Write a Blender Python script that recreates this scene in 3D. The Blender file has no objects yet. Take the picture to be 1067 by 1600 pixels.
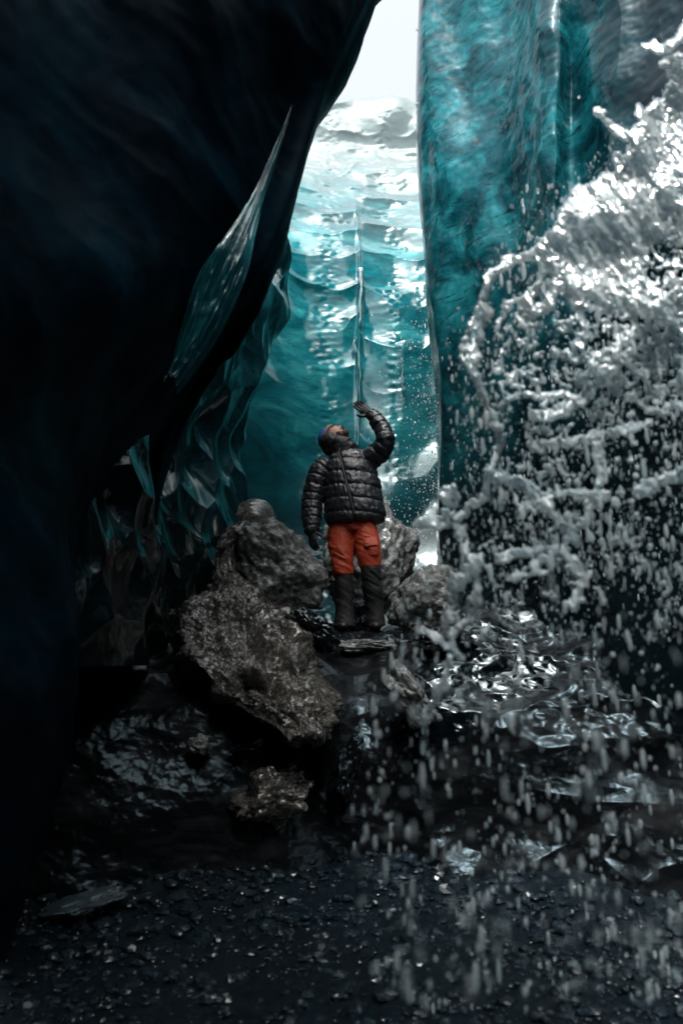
import bpy, bmesh, math, random
import numpy as np
from mathutils import Vector, Matrix
random.seed(7); RNG = np.random.default_rng(11)
R = math.radians
S = bpy.context.scene
COL = S.collection

# ------------------------------------------------------------------ camera, world, sun, exposure
PITCH = R(14.0)
F = 1067.0                                # focal length in photo pixels (24 mm on a 36 mm tall frame)
cam_d = bpy.data.cameras.new('camera'); cam = bpy.data.objects.new('camera', cam_d); COL.objects.link(cam)
cam.location = (0, 0, 0); cam.rotation_euler = (R(90) + PITCH, 0, 0)
cam_d.sensor_fit = 'VERTICAL'; cam_d.sensor_height = 36.0; cam_d.lens = 24.0
cam_d.clip_start = 0.05; cam_d.clip_end = 500
cam_d.dof.use_dof = True; cam_d.dof.focus_distance = 6.0; cam_d.dof.aperture_fstop = 1.6
S.camera = cam

SUN_EL, SUN_AZ = R(60), R(186)            # azimuth clockwise from +Y: behind the camera
w = bpy.data.worlds.new("World"); S.world = w; w.use_nodes = True
nt = w.node_tree; nt.nodes.clear()
sky = nt.nodes.new('ShaderNodeTexSky'); sky.sky_type = 'NISHITA'; sky.sun_disc = False
sky.sun_elevation = SUN_EL; sky.sun_rotation = SUN_AZ
sky.dust_density = 6.0; sky.air_density = 1.2
hs = nt.nodes.new('ShaderNodeHueSaturation'); hs.inputs['Saturation'].default_value = 0.26; hs.inputs['Value'].default_value = 1.0
bg = nt.nodes.new('ShaderNodeBackground'); bg.inputs['Strength'].default_value = 0.15
ow = nt.nodes.new('ShaderNodeOutputWorld')
nt.links.new(sky.outputs[0], hs.inputs['Color']); tint = nt.nodes.new('ShaderNodeMix'); tint.data_type = 'RGBA'; tint.blend_type = 'MULTIPLY'; tint.inputs[0].default_value = 1; tint.inputs[7].default_value = (.985, 1.0, .98, 1)
nt.links.new(hs.outputs[0], tint.inputs[6]); nt.links.new(tint.outputs[2], bg.inputs[0]); nt.links.new(bg.outputs[0], ow.inputs[0])
sl = bpy.data.lights.new('sun', 'SUN'); so = bpy.data.objects.new('sun', sl); COL.objects.link(so)
sl.energy = .55; sl.angle = R(10); sl.color = (1.0, 0.98, 0.95)
sd = Vector((math.sin(SUN_AZ)*math.cos(SUN_EL), math.cos(SUN_AZ)*math.cos(SUN_EL), math.sin(SUN_EL)))
so.rotation_euler = sd.to_track_quat('Z', 'Y').to_euler()
S.view_settings.view_transform = 'Standard'; S.view_settings.look = 'None'
S.view_settings.exposure = 1.45; S.view_settings.gamma = 1.0; S.view_settings.use_curve_mapping = False
S.cycles.use_denoising = True
S.cycles.max_bounces = 8; S.cycles.diffuse_bounces = 4; S.cycles.glossy_bounces = 3
S.cycles.transmission_bounces = 6; S.cycles.transparent_max_bounces = 8

# ------------------------------------------------------------------ geometry helpers
SP, CP = math.sin(PITCH), math.cos(PITCH)
def P(px, py, D):
    dx = (px-533.5)/F; dy = (800-py)/F
    s = D/(CP - dy*SP)
    return np.array([dx*s, D, (SP + dy*CP)*s])
def PV(px, py, D):
    px = np.asarray(px, float); py = np.asarray(py, float); D = np.asarray(D, float)
    dx = (px-533.5)/F; dy = (800-py)/F
    s = D/(CP - dy*SP)
    return np.stack([dx*s, D*np.ones_like(s), (SP + dy*CP)*s], -1)

_pr = np.random.default_rng(5)
_perm = np.concatenate([_pr.permutation(256)]*3)
_g = _pr.normal(size=(256, 3)); _g /= np.linalg.norm(_g, axis=1)[:, None]
def perlin(p):
    p = np.asarray(p, float)
    i = np.floor(p).astype(int); f = p - i; i &= 255
    u = f*f*f*(f*(f*6-15)+10); out = 0
    for a in (0, 1):
        for b in (0, 1):
            for c in (0, 1):
                h = _perm[_perm[_perm[i[:, 0]+a]+i[:, 1]+b]+i[:, 2]+c]
                g = _g[h]; d = (f - np.array([a, b, c]))
                w_ = (u[:, 0] if a else 1-u[:, 0])*(u[:, 1] if b else 1-u[:, 1])*(u[:, 2] if c else 1-u[:, 2])
                out = out + w_*(g*d).sum(1)
    return out*1.5
def fbm(p, oct=4, gain=.5, lac=2.03):
    a = 1.0; o = 0
    for k in range(oct):
        o = o + a*perlin(p*(lac**k) + 17.3*k); a *= gain
    return o
def ridged(p, oct=3, gain=.5):
    a = 1.0; o = 0
    for k in range(oct):
        o = o + a*(1-2*np.abs(perlin(p*(2.05**k) + 9.1*k))); a *= gain
    return o
_cj = _pr.random((256, 3))
def worley(p):
    p = np.asarray(p, float); i = np.floor(p).astype(int); f = p - i
    F1 = np.full(len(p), 9.0); F2 = np.full(len(p), 9.0)
    for a in (-1, 0, 1):
        for b in (-1, 0, 1):
            for c in (-1, 0, 1):
                h = _perm[_perm[_perm[(i[:, 0]+a) & 255]+((i[:, 1]+b) & 255)]+((i[:, 2]+c) & 255)]
                d = np.sqrt((((_cj[h]+np.array([a, b, c])) - f)**2).sum(1))
                F2 = np.minimum(F2, np.maximum(F1, d)); F1 = np.minimum(F1, d)
    return F1, F2
def sstep(a, b, x):
    t = np.clip((x-a)/(b-a), 0, 1); return t*t*(3-2*t)

def mesh_obj(name, verts, faces, mat, parent=None, smooth=True):
    me = bpy.data.meshes.new(name)
    verts = np.asarray(verts, np.float32); faces = np.asarray(faces, np.int32)
    k = faces.shape[1]
    me.vertices.add(len(verts)); me.vertices.foreach_set('co', verts.ravel())
    me.loops.add(faces.size); me.loops.foreach_set('vertex_index', faces.ravel())
    me.polygons.add(len(faces))
    me.polygons.foreach_set('loop_start', np.arange(0, faces.size, k, dtype=np.int32))
    me.polygons.foreach_set('use_smooth', np.full(len(faces), smooth))
    me.update(calc_edges=True); me.validate()
    if mat: me.materials.append(mat)
    o = bpy.data.objects.new(name, me); COL.objects.link(o)
    if parent: o.parent = parent
    return o
def grid_faces(nv, nu, closed=False):
    i = np.arange(nv-1)[:, None]; j = np.arange(nu if closed else nu-1)[None, :]
    j2 = (j+1) % nu
    return np.stack([i*nu+j+0*i, i*nu+j2, (i+1)*nu+j2, (i+1)*nu+j], -1).reshape(-1, 4)
def cr(A, n):                              # Catmull-Rom along axis 0
    m = len(A); t = np.linspace(0, m-1, n); i = np.minimum(t.astype(int), m-2); f = (t-i)
    sh = (n,) + (1,)*(A.ndim-1); f = f.reshape(sh)
    g = lambda k: A[np.clip(k, 0, m-1)]
    p0, p1, p2, p3 = g(i-1), g(i), g(i+1), g(i+2)
    return .5*((2*p1) + (-p0+p2)*f + (2*p0-5*p1+4*p2-p3)*f*f + (-p0+3*p1-3*p2+p3)*f**3)
def net(rows, nv, nu):
    A = np.array(rows, float)
    A = cr(A, nv); A = cr(A.transpose(1, 0, 2), nu).transpose(1, 0, 2)
    return A
def normals(G, flip=False):
    du = np.gradient(G, axis=1); dv = np.gradient(G, axis=0)
    n = np.cross(du, dv); n /= np.linalg.norm(n, axis=-1)[..., None] + 1e-9
    return -n if flip else n
def face_cam(G):
    """normals of a grid, all turned to the side the camera is on at the grid's middle"""
    n = normals(G); m = (G.shape[0]//2, G.shape[1]//2)
    return n if (n[m]*(-G[m])).sum() > 0 else -n
def tag(o, label=None, cat=None, group=None, kind=None):
    if label: o['label'] = label
    if cat: o['category'] = cat
    if group: o['group'] = group
    if kind: o['kind'] = kind
    return o
def empty(name, loc):
    o = bpy.data.objects.new(name, None); COL.objects.link(o); o.location = tuple(loc); o.empty_display_size = .1
    return o

# ------------------------------------------------------------------ materials
def newmat(name):
    m = bpy.data.materials.new(name); m.use_nodes = True
    n = m.node_tree; b = n.nodes['Principled BSDF']
    return m, n, b
def node(n, t, **kw):
    x = n.nodes.new(t)
    for k, v in kw.items():
        if k.startswith('i_'): x.inputs[k[2:].replace('_', ' ')].default_value = v
        else: setattr(x, k, v)
    return x
def ramp(n, src, stops, interp='LINEAR'):
    r = n.nodes.new('ShaderNodeValToRGB'); r.color_ramp.interpolation = interp
    e = r.color_ramp.elements
    while len(e) < len(stops): e.new(.5)
    for k, (p, c) in enumerate(stops):
        e[k].position = p; e[k].color = (*c, 1) if len(c) == 3 else c
    n.links.new(src, r.inputs[0]); return r
def coords(n, scale=(1, 1, 1), rot=(0, 0, 0)):
    t = n.nodes.new('ShaderNodeTexCoord'); m = n.nodes.new('ShaderNodeMapping')
    m.inputs['Scale'].default_value = scale; m.inputs['Rotation'].default_value = rot
    n.links.new(t.outputs['Object'], m.inputs[0]); return m.outputs[0]
def noise(n, vec, scale, detail=6, rough=.55, dist=0.0):
    x = n.nodes.new('ShaderNodeTexNoise'); x.inputs['Scale'].default_value = scale
    x.inputs['Detail'].default_value = detail; x.inputs['Roughness'].default_value = rough; x.inputs['Distortion'].default_value = dist
    n.links.new(vec, x.inputs['Vector']); return x.outputs['Fac']
def mixc(n, fac, a, b, mode='MIX'):
    x = n.nodes.new('ShaderNodeMix'); x.data_type = 'RGBA'; x.blend_type = mode
    if isinstance(fac, (int, float)): x.inputs[0].default_value = fac
    else: n.links.new(fac, x.inputs[0])
    for k, v in ((6, a), (7, b)):
        if isinstance(v, tuple): x.inputs[k].default_value = (*v, 1)
        else: n.links.new(v, x.inputs[k])
    return x.outputs[2]
def bump(n, b, hgt, strength, dist):
    x = n.nodes.new('ShaderNodeBump'); x.inputs['Strength'].default_value = strength; x.inputs['Distance'].default_value = dist
    n.links.new(hgt, x.inputs['Height'])
    old = b.inputs['Normal'].links
    if old: n.links.new(old[0].from_socket, x.inputs['Normal'])
    n.links.new(x.outputs[0], b.inputs['Normal']); return x
def ice_mat(name, dark, mid, light, streak=(1, 1, 1), rot=(0, 0, 0), scale=1.2, rough=.12, ior=1.6, sss=.0, ash=.6, wet=1.0, bmp=.15, white=None, black=None, spec=.5, near_shade=None):
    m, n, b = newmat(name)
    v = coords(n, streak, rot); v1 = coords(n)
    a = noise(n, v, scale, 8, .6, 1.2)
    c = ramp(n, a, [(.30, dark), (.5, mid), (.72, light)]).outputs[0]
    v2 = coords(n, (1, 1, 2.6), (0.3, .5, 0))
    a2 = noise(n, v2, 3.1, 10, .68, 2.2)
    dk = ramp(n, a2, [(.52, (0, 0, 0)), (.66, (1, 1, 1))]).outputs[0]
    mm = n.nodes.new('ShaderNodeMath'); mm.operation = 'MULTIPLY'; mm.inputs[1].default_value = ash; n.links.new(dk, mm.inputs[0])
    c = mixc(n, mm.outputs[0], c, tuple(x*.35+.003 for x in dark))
    if near_shade:                               # shade on the nearer part of the wall, put into the colour
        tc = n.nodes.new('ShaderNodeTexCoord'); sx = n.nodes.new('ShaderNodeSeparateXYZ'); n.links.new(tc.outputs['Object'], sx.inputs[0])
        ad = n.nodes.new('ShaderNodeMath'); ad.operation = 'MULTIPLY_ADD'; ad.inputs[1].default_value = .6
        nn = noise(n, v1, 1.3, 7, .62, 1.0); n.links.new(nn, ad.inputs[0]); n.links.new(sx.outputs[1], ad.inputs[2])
        mr = n.nodes.new('ShaderNodeMapRange'); mr.inputs[1].default_value = near_shade[0]+.3; mr.inputs[2].default_value = near_shade[1]+.3
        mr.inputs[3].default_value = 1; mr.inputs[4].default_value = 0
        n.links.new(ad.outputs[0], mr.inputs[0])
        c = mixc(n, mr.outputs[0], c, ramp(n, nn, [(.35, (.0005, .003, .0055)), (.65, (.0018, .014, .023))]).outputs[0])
    if black:                              # (z0, z1, wobble): darker colour low down, ragged limit
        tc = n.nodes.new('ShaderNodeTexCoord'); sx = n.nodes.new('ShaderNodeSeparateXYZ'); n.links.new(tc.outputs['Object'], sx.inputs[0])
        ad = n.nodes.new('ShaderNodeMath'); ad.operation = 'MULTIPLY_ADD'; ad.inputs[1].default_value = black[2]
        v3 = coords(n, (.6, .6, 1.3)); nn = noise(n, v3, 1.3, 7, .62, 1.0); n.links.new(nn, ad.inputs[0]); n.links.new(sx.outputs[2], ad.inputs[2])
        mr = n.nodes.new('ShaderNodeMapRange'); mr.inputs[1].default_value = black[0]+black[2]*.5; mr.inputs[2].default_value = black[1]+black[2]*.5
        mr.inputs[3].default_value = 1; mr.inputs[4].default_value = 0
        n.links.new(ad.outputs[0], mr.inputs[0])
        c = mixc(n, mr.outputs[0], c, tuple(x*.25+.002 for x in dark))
    if white:                              # (z0, z1, colour): bubbly white weathered ice above, ragged limit
        tc = n.nodes.new('ShaderNodeTexCoord'); sx = n.nodes.new('ShaderNodeSeparateXYZ'); n.links.new(tc.outputs['Object'], sx.inputs[0])
        ad = n.nodes.new('ShaderNodeMath'); ad.operation = 'MULTIPLY_ADD'; ad.inputs[1].default_value = white[3]
        v3 = coords(n, (.7, .7, 1.9)); nn = noise(n, v3, .9, 7, .62, 1.0); n.links.new(nn, ad.inputs[0]); n.links.new(sx.outputs[2], ad.inputs[2])
        mr = n.nodes.new('ShaderNodeMapRange'); mr.inputs[1].default_value = white[0]+white[3]*.5; mr.inputs[2].default_value = white[1]+white[3]*.5
        n.links.new(ad.outputs[0], mr.inputs[0])
        c = mixc(n, mr.outputs[0], c, white[2])
    n.links.new(c, b.inputs['Base Color'])
    r = noise(n, v1, 2.3, 5); rr = n.nodes.new('ShaderNodeMapRange'); rr.inputs[3].default_value = rough*.4; rr.inputs[4].default_value = rough*1.7
    n.links.new(r, rr.inputs[0]); n.links.new(rr.outputs[0], b.inputs['Roughness'])
    b.inputs['IOR'].default_value = ior
    b.inputs['Coat Weight'].default_value = wet; b.inputs['Coat Roughness'].default_value = .04; b.inputs['Coat IOR'].default_value = 1.33
    b.inputs['Specular IOR Level'].default_value = spec; b.inputs['Specular Tint'].default_value = (.72, .93, 1, 1)
    if sss:
        b.inputs['Subsurface Weight'].default_value = sss; b.inputs['Subsurface Radius'].default_value = (.05, .35, .45); b.inputs['Subsurface Scale'].default_value = .5
    f = noise(n, v1, 9, 8, .6, .6); bump(n, b, f, bmp, .05)
    return m
def grit_mat(name, dark, light, rough=.35, wet=.5, sc=28, bmp=.7, ior=1.5):
    m, n, b = newmat(name); v = coords(n)
    a = noise(n, v, sc, 10, .75, .3); a0 = noise(n, v, 2.2, 5, .6, .4)
    c = ramp(n, a, [(.34, tuple(x*.35 for x in dark)), (.5, dark), (.66, light)]).outputs[0]
    c0 = ramp(n, a0, [(.35, (.35, .35, .35)), (.65, (1, 1, 1))]).outputs[0]
    c = mixc(n, .8, c, c0, 'MULTIPLY'); n.links.new(c, b.inputs['Base Color'])
    b.inputs['Roughness'].default_value = rough; b.inputs['IOR'].default_value = ior
    b.inputs['Coat Weight'].default_value = wet; b.inputs['Coat Roughness'].default_value = .12
    bump(n, b, noise(n, v, 11, 10, .7, .2), bmp, .06); bump(n, b, a, bmp*.8, .012)
    return m
def plain(name, col, rough=.5, bmp=0, sc=60, var=.25, **kw):
    m, n, b = newmat(name); v = coords(n)
    c = ramp(n, noise(n, v, sc*.3, 6, .6), [(.3, tuple(x*(1-var) for x in col)), (.7, tuple(min(1, x*(1+var)) for x in col))]).outputs[0]
    n.links.new(c, b.inputs['Base Color']); b.inputs['Roughness'].default_value = rough
    for k, x in kw.items(): b.inputs[k.replace('_', ' ')].default_value = x
    if bmp: bump(n, b, noise(n, v, sc, 6, .6), bmp, .01)
    return m

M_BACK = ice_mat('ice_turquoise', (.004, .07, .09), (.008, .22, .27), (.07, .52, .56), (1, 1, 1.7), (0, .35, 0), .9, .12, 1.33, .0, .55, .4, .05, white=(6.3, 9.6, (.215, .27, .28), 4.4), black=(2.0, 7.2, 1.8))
M_RIGHT = ice_mat('ice_teal', (.001, .012, .018), (.004, .085, .11), (.02, .26, .30), (1, 1, .8), (0, .3, 0), 2.4, .16, 1.33, .0, .85, .08, .02, spec=.25, black=(1.6, 5.0, 1.4), near_shade=(4.35, 5.0))
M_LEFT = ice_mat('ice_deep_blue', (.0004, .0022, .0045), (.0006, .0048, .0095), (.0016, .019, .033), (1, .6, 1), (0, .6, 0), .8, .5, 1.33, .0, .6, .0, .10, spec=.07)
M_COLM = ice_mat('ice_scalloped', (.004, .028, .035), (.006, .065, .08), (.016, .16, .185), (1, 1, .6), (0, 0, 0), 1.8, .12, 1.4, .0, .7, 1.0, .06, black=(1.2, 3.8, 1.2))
M_BLACK = ice_mat('ice_black', (.001, .0015, .002), (.004, .005, .006), (.022, .024, .026), (1, 1, 2.5), (0, .2, 0), 1.5, .20, 1.33, .0, .5, .0, .06, spec=.4)
M_SLICK = ice_mat('ice_black_slick', (.001, .0015, .002), (.0015, .003, .0045), (.004, .007, .009), (1, 1, 2.5), (0, .2, 0), 1.5, .14, 1.45, .0, .5, .8, .02)
M_FLUTE = ice_mat('ice_fluted', (.002, .02, .028), (.006, .09, .11), (.03, .28, .31), (1, 1, .5), (0, 0, 0), 2.5, .12, 1.7, .0, .4, 1.0, .15)
M_BLACK.node_tree.nodes['Principled BSDF'].inputs['Specular Tint'].default_value = (.6, .85, 1, 1)
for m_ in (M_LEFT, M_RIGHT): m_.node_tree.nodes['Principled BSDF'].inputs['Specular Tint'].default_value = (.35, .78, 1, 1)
M_FLUTE.node_tree.nodes['Principled BSDF'].inputs['Coat IOR'].default_value = 1.7
M_ROCK = grit_mat('rock_gritty', (.13, .145, .145), (.60, .63, .61), .4, .3, 30, 1.0)
M_ROCK2 = grit_mat('rock_ice_crusted', (.14, .155, .155), (.5, .53, .53), .25, .8, 16)
M_SLAB = grit_mat('ice_slab', (.05, .08, .10), (.12, .17, .20), .3, .5, 12, .3)
M_SILT = grit_mat('silt_ice', (.075, .07, .06), (.34, .32, .28), .25, 1.0, 40, 1.1)
M_GRAVEL = grit_mat('gravel_wet', (.006, .011, .017), (.026, .042, .058), .3, .5, 22, .6)
M_MUD = grit_mat('wet_grit', (.004, .007, .011), (.014, .023, .033), .36, .15, 40, .8)
for m_ in (M_GRAVEL, M_MUD): m_.node_tree.nodes['Principled BSDF'].inputs['Specular Tint'].default_value = (.4, .75, 1, 1); m_.node_tree.nodes['Principled BSDF'].inputs['Specular IOR Level'].default_value = .3

# ------------------------------------------------------------------ LEFT OVERHANG
def edgex(y):
    ys = [-700, -400, -200, 0, 130, 290, 355, 400, 450, 500, 550, 600, 700, 800, 900, 1000, 1100, 1200, 1300, 1400, 1500]
    xs = [560, 600, 640, 575, 515, 465, 441, 421, 397, 374, 335, 298, 262, 240, 222, 205, 185, 150, 90, 20, -60]
    return np.interp(y, ys, xs)
rows = []
for y in [-520, -360, -200, -80, 0, 70, 140, 210, 290, 360, 430, 500, 560, 620, 700, 800, 900, 1000, 1100, 1200, 1300, 1400, 1500]:
    e = float(edgex(y)); Dn = 1.15; De = 3.1 + .25*max(0, (y-500)/900)
    if y < 0: De = 3.1 - .0005*y
    De = float(np.interp(y, [450, 520, 600, 700, 1000, 1500], [3.1, 3.5, 4.2, 4.7, 4.7, 4.4])) if y >= 0 else De; mg = float(sstep(450, 700, y)); yb = y if y > -80 else -80+(y+80)*.25
    r = [P(-700, y, .45), P(-300, y, Dn*.8), P(e*.15-60, y, 1.6+.2*mg), P(e*.5, y, 2.15+.9*mg), P(e-95, yb, 2.75+1.0*mg), P(e-32, yb, De-.12), P(e, yb, De)]
    b = P(e, yb, De)
    r += [b+np.array([-.10, .35, .0]), b+np.array([-.7, 1.0, .1]), b+np.array([-2.2, 1.6, .2])]
    rows.append(r)
G = net(rows, 420, 330); N = face_cam(G); V = G.reshape(-1, 3); n_ = N.reshape(-1, 3)
uu = np.tile(np.linspace(0, 9, 330), 420)
amp = np.clip(np.abs(uu-6)/1.2, .1, 1)
V = V + n_*(amp*(.10*fbm(V*.9, 3, .4) + .018*ridged(V*np.array([1.0, 1.0, 2.2])+.6*perlin(V*.8)[:, None], 3, .4) + .004*fbm(V*9, 3)))[:, None]
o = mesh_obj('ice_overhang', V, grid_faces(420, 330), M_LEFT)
tag(o, 'huge blue-black ice wall leaning over the left side, its sharp edge against the sky', 'ice wall')

# fluted glossy band along the underside of the overhang
fl = [(447, 190, 3), (430, 240, 6), (405, 300, 16), (380, 350, 38), (358, 400, 60), (340, 440, 66), (316, 485, 62), (292, 525, 44), (274, 560, 18)]
rows = []
for (x, y, wd) in fl:
    D0 = 2.62 + .0006*(500-y)
    wb = 5*math.sin(y*.11)+3*math.sin(y*.31); a, b = P(x-wd*.42+wb, y-8, D0), P(x+wd*.55, y+8, D0+.05)
    nrm = np.array([.25, -.75, .35]); nrm /= np.linalg.norm(nrm)
    r = []
    for k in range(9):
        t = k/8
        r.append(a*(1-t)+b*t + nrm*(.10*math.sin(math.pi*t)**.8 - .02))
    rows.append(r)
G = net(rows, 360, 120); N = face_cam(G); V = G.reshape(-1, 3); n_ = N.reshape(-1, 3)
tt = np.tile(np.linspace(0, 1, 120), 360); ss = np.repeat(np.linspace(0, 1, 360), 120)
q = np.stack([tt*9, ss*1.6, 0*tt], 1)
n_ = np.tile(nrm, (len(V), 1)); V = V - n_*(.16*sstep(.5, .98, ss))[:, None]
V = V + n_*(np.sin(math.pi*tt)**.5*(.034*perlin(q+.5*perlin(q*np.array([.3, 3, 1]))[:, None]) + .020*perlin(q*np.array([2.2, 3, 1])+5) + .012*perlin(np.stack([tt*14, ss*22, 0*tt], 1))*sstep(.35, .8, ss)))[:, None]
flute = mesh_obj('fluted_ridge', V, grid_faces(360, 120), M_FLUTE, bpy.data.objects['ice_overhang'])
flute['label'] = 'glossy turquoise ridge of lengthwise flutes below the sharp edge'

# ------------------------------------------------------------------ BACK WALL
rows = []
ys = [(-1, 0), (172, 12.0), (230, 10.9), (300, 10.15), (380, 9.65), (460, 9.45), (560, 9.35), (660, 9.25), (760, 9.05), (860, 8.6), (960, 8.0), (1040, 7.6)]
for y, Dc in ys:
    if y < 0:
        y2, Dc = 172, 12.0
        r = []
        for px, dd, ry in [(40, -4.2, 0), (190, -2.6, 0), (330, -1.1, 0), (430, -.35, 4), (500, 0, 4), (560, .1, 0), (620, .12, 8), (680, .12, 10), (770, .0, 8), (900, -.9, 0), (1020, -2.6, 0)]:
            r.append(P(px, y2+ry, Dc+dd) + np.array([0, 9.0, 1.2]))
        rows.append(r); continue
    k = 1 if y < 700 else .8
    r = []
    for px, dd, ry in [(40, -4.2, 0), (190, -2.6, 0), (330, -1.1, 0), (430, -.35, 4), (500, 0, 4), (560, .1, 0), (620, .12, 8), (680, .12, 10), (770, .0, 8), (900, -.9, 0), (1020, -2.6, 0)]:
        r.append(P(px, y + (ry if y < 400 else 0), Dc+dd*k))
    rows.append(r)
NV, NU = 900, 560
G = net(rows, NV, NU); N = face_cam(G); V = G.reshape(-1, 3); n_ = N.reshape(-1, 3)
x, z = V[:, 0], V[:, 2]
wv_ = fbm(V*.55, 3)
def cups(sx, cx, k, ph0):
    p_ = (z - sx*np.minimum(((x-cx)/.75)**2, 2.2) + .42*wv_ + .10*perlin(V*1.9+3))*k + ph0
    q_ = p_-np.floor(p_); return -np.sin(math.pi*q_)**.75
topz = sstep(3.4, 6.4, z); rgt = sstep(.15, .45, x)
br = np.clip(.55+1.1*perlin(np.stack([x*.9, 0*x, z*.8], 1)+4), .1, 1.2)
h = .13*fbm(V*.6, 2)
h += (.009+.068*topz)*br*((1-rgt)*cups(.34, -.35, 1.55, .1) + rgt*cups(.22, .85, 1.3, .45))
h += .012*topz*fbm(np.stack([x*2.2, 0*x, z*2.6], 1)+8, 3)
fine = .0065*perlin(np.stack([x*8, 0*x+7, z*13], 1)) + .006*perlin(np.stack([x*4, 0*x+2, z*8], 1))
col = np.exp(-((x+.24)/.20)**2) + .8*np.exp(-((x-.80)/.16)**2)*sstep(2.4, 3.6, z)
h += fine*(.12+1.9*col)
h += .032*np.exp(-((x-.27-.03*np.sin(z*1.3))/.04)**2)*sstep(3.4, 5.2, z)*sstep(8.5, 7.2, z)
V = V + n_*h[:, None]
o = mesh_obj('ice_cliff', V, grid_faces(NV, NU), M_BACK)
tag(o, 'turquoise scalloped ice cliff at the back with a white snowy rim under the sky', 'ice wall')
BACKV = V
def on_cliff(px, py, lift=0.):
    z_ = BACKV[:, 1]*CP + BACKV[:, 2]*SP; u_ = 533.5 + F*BACKV[:, 0]/z_; v_ = 800 - F*(BACKV[:, 2]*CP-BACKV[:, 1]*SP)/z_
    ok = z_ > 1; k = np.argmin(np.where(ok, (u_-px)**2+(v_-py)**2, 1e9)); D = BACKV[k, 1]
    return P(px, py, D-lift)
V_, F_ = [], []; ob = 0
for pl in ([(566, 318, 10), (566, 345, 11), (563, 380, 8), (561, 410, 9), (564, 432, 5), (563, 470, 3.5), (562, 505, 3)], [(556, 528, 1.5), (553, 540, 2.5), (560, 556, 2.5), (562, 590, 1.5), (561, 640, 1.2), (558, 700, .8)], [(627, 560, 3), (628, 575, 2), (629, 610, 1.2)]):
    A_ = cr(np.array(pl, float), 40); m_ = 12
    cs_ = [on_cliff(a_, b_) for a_, b_, r_ in A_]; dd_ = np.convolve(np.pad([c[1] for c in cs_], 6, 'edge'), np.ones(13)/13, 'valid')
    for i_, (a_, b_, r_) in enumerate(A_):
        r_ = r_*(1+.3*math.sin(i_*1.7)); c_ = P(a_+.8*math.sin(i_*.9), b_, dd_[i_]-.13); w_ = r_*5.5/F
        an = np.linspace(0, 2*math.pi, m_, endpoint=False)
        V_.append(c_[None] + np.stack([np.cos(an)*w_, np.sin(an)*max(.05, w_*.5), 0*an], 1))
    F_.append(grid_faces(40, m_, True)+ob); ob += 40*m_
RIDGE_SHEEN = (np.concatenate(V_), np.concatenate(F_))

# ------------------------------------------------------------------ RIGHT WALL
def redge(y):
    return float(np.interp(y, [-700, -200, 0, 100, 200, 300, 400, 480, 560, 640, 720, 800, 900, 1000, 1100],
                           [670, 660, 655, 652, 650, 655, 662, 672, 683, 688, 686, 681, 690, 705, 720]))
rows = []
for y in [-620, -420, -240, -120, 0, 90, 180, 270, 350, 430, 510, 590, 670, 750, 830, 920, 1010, 1100]:
    e = redge(y); b = P(e, y, 6.3)
    r = [b+np.array([2.6, 2.4, 0]), b+np.array([.7, 1.2, .0]), b+np.array([.10, .45, 0]), b]
    r += [P(e+22, y, 6.05), P(e+80, y, 5.75), P(e+140, y, 5.5), P(828, y, 5.2), P(846, y, 4.95), P(872, y, 4.85), P(893, y, 5.0), P(925, y, 4.7), P(960, y, 4.5), P(1020, y, 4.3), P(1120, y, 4.0), P(1350, y, 3.2), P(1800, y, 2.2), P(2600, y, 1.0)]
    rows.append(r)
NV, NU = 620, 720
G = net(rows, NV, NU); N = face_cam(G); V = G.reshape(-1, 3); n_ = N.reshape(-1, 3)
uu = np.tile(np.linspace(0, 17, NU), NV)
nearedge = np.clip(np.abs(uu-3)/1.0, .15, 1)
q = V*np.array([1.3, 1.3, .55])
h = .12*fbm(q, 2, .4) + .03*ridged(V*np.array([2.2, 2.2, .7])+.4*perlin(V*1.2)[:, None], 1)*sstep(5.5, 8, uu)
h += .015*perlin(V*np.array([2.2, 2.2, 1.2])+4) + .010*fbm(V*5, 3)
V = V + n_*(h*nearedge)[:, None]
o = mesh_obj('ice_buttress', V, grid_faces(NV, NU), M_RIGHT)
tag(o, 'tall glassy teal ice wall on the right with upright folds, behind the splashing water', 'ice wall')

# ------------------------------------------------------------------ SCALLOPED COLUMN (left, between overhang and back cliff)
def cedge(y):
    return float(np.interp(y, [150, 300, 340, 370, 400, 430, 460, 490, 530, 570, 610, 660, 700, 760, 820, 880],
                           [440, 448, 455, 461, 463, 458, 463, 456, 440, 425, 412, 394, 388, 392, 405, 420]))
rows = []
for y in [-200, 0, 150, 260, 320, 360, 400, 440, 480, 520, 560, 600, 650, 700, 760, 820, 880, 960, 1040]:
    e = cedge(y); b = P(e, y, 6.4)
    rows.append([P(90, y, 3.3), P(180, y, 3.7), P(240, y, 4.2), P(e-150, y, 4.9), P(e-100, y, 5.2), P(e-60, y, 5.6), P(e-25, y, 6.0), P(e-5, y, 6.2), b,
                 b+np.array([-.1, .25, 0]), b+np.array([-.8, .8, 0]), b+np.array([-2.4, 1.2, 0])])
NV, NU = 620, 420
G = net(rows, NV, NU); N = face_cam(G); V = G.reshape(-1, 3); n_ = N.reshape(-1, 3)
q = V*np.array([2.6, 2.6, 1.9]) + .35*np.stack([perlin(V*1.3), perlin(V*1.3+7), perlin(V*1.3+3)], 1)
f1, f2 = worley(q)
h = -.15*np.clip(1-f1, 0, 1)**1.2 + .08*fbm(V*1.2, 2)
f1b, _ = worley(q*2.3+3); h += -.015*np.clip(1-f1b, 0, 1)
V = V + n_*h[:, None]
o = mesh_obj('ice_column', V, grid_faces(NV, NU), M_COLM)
tag(o, 'dark scalloped glassy ice column standing between the left overhang and the turquoise cliff', 'ice column')

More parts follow.
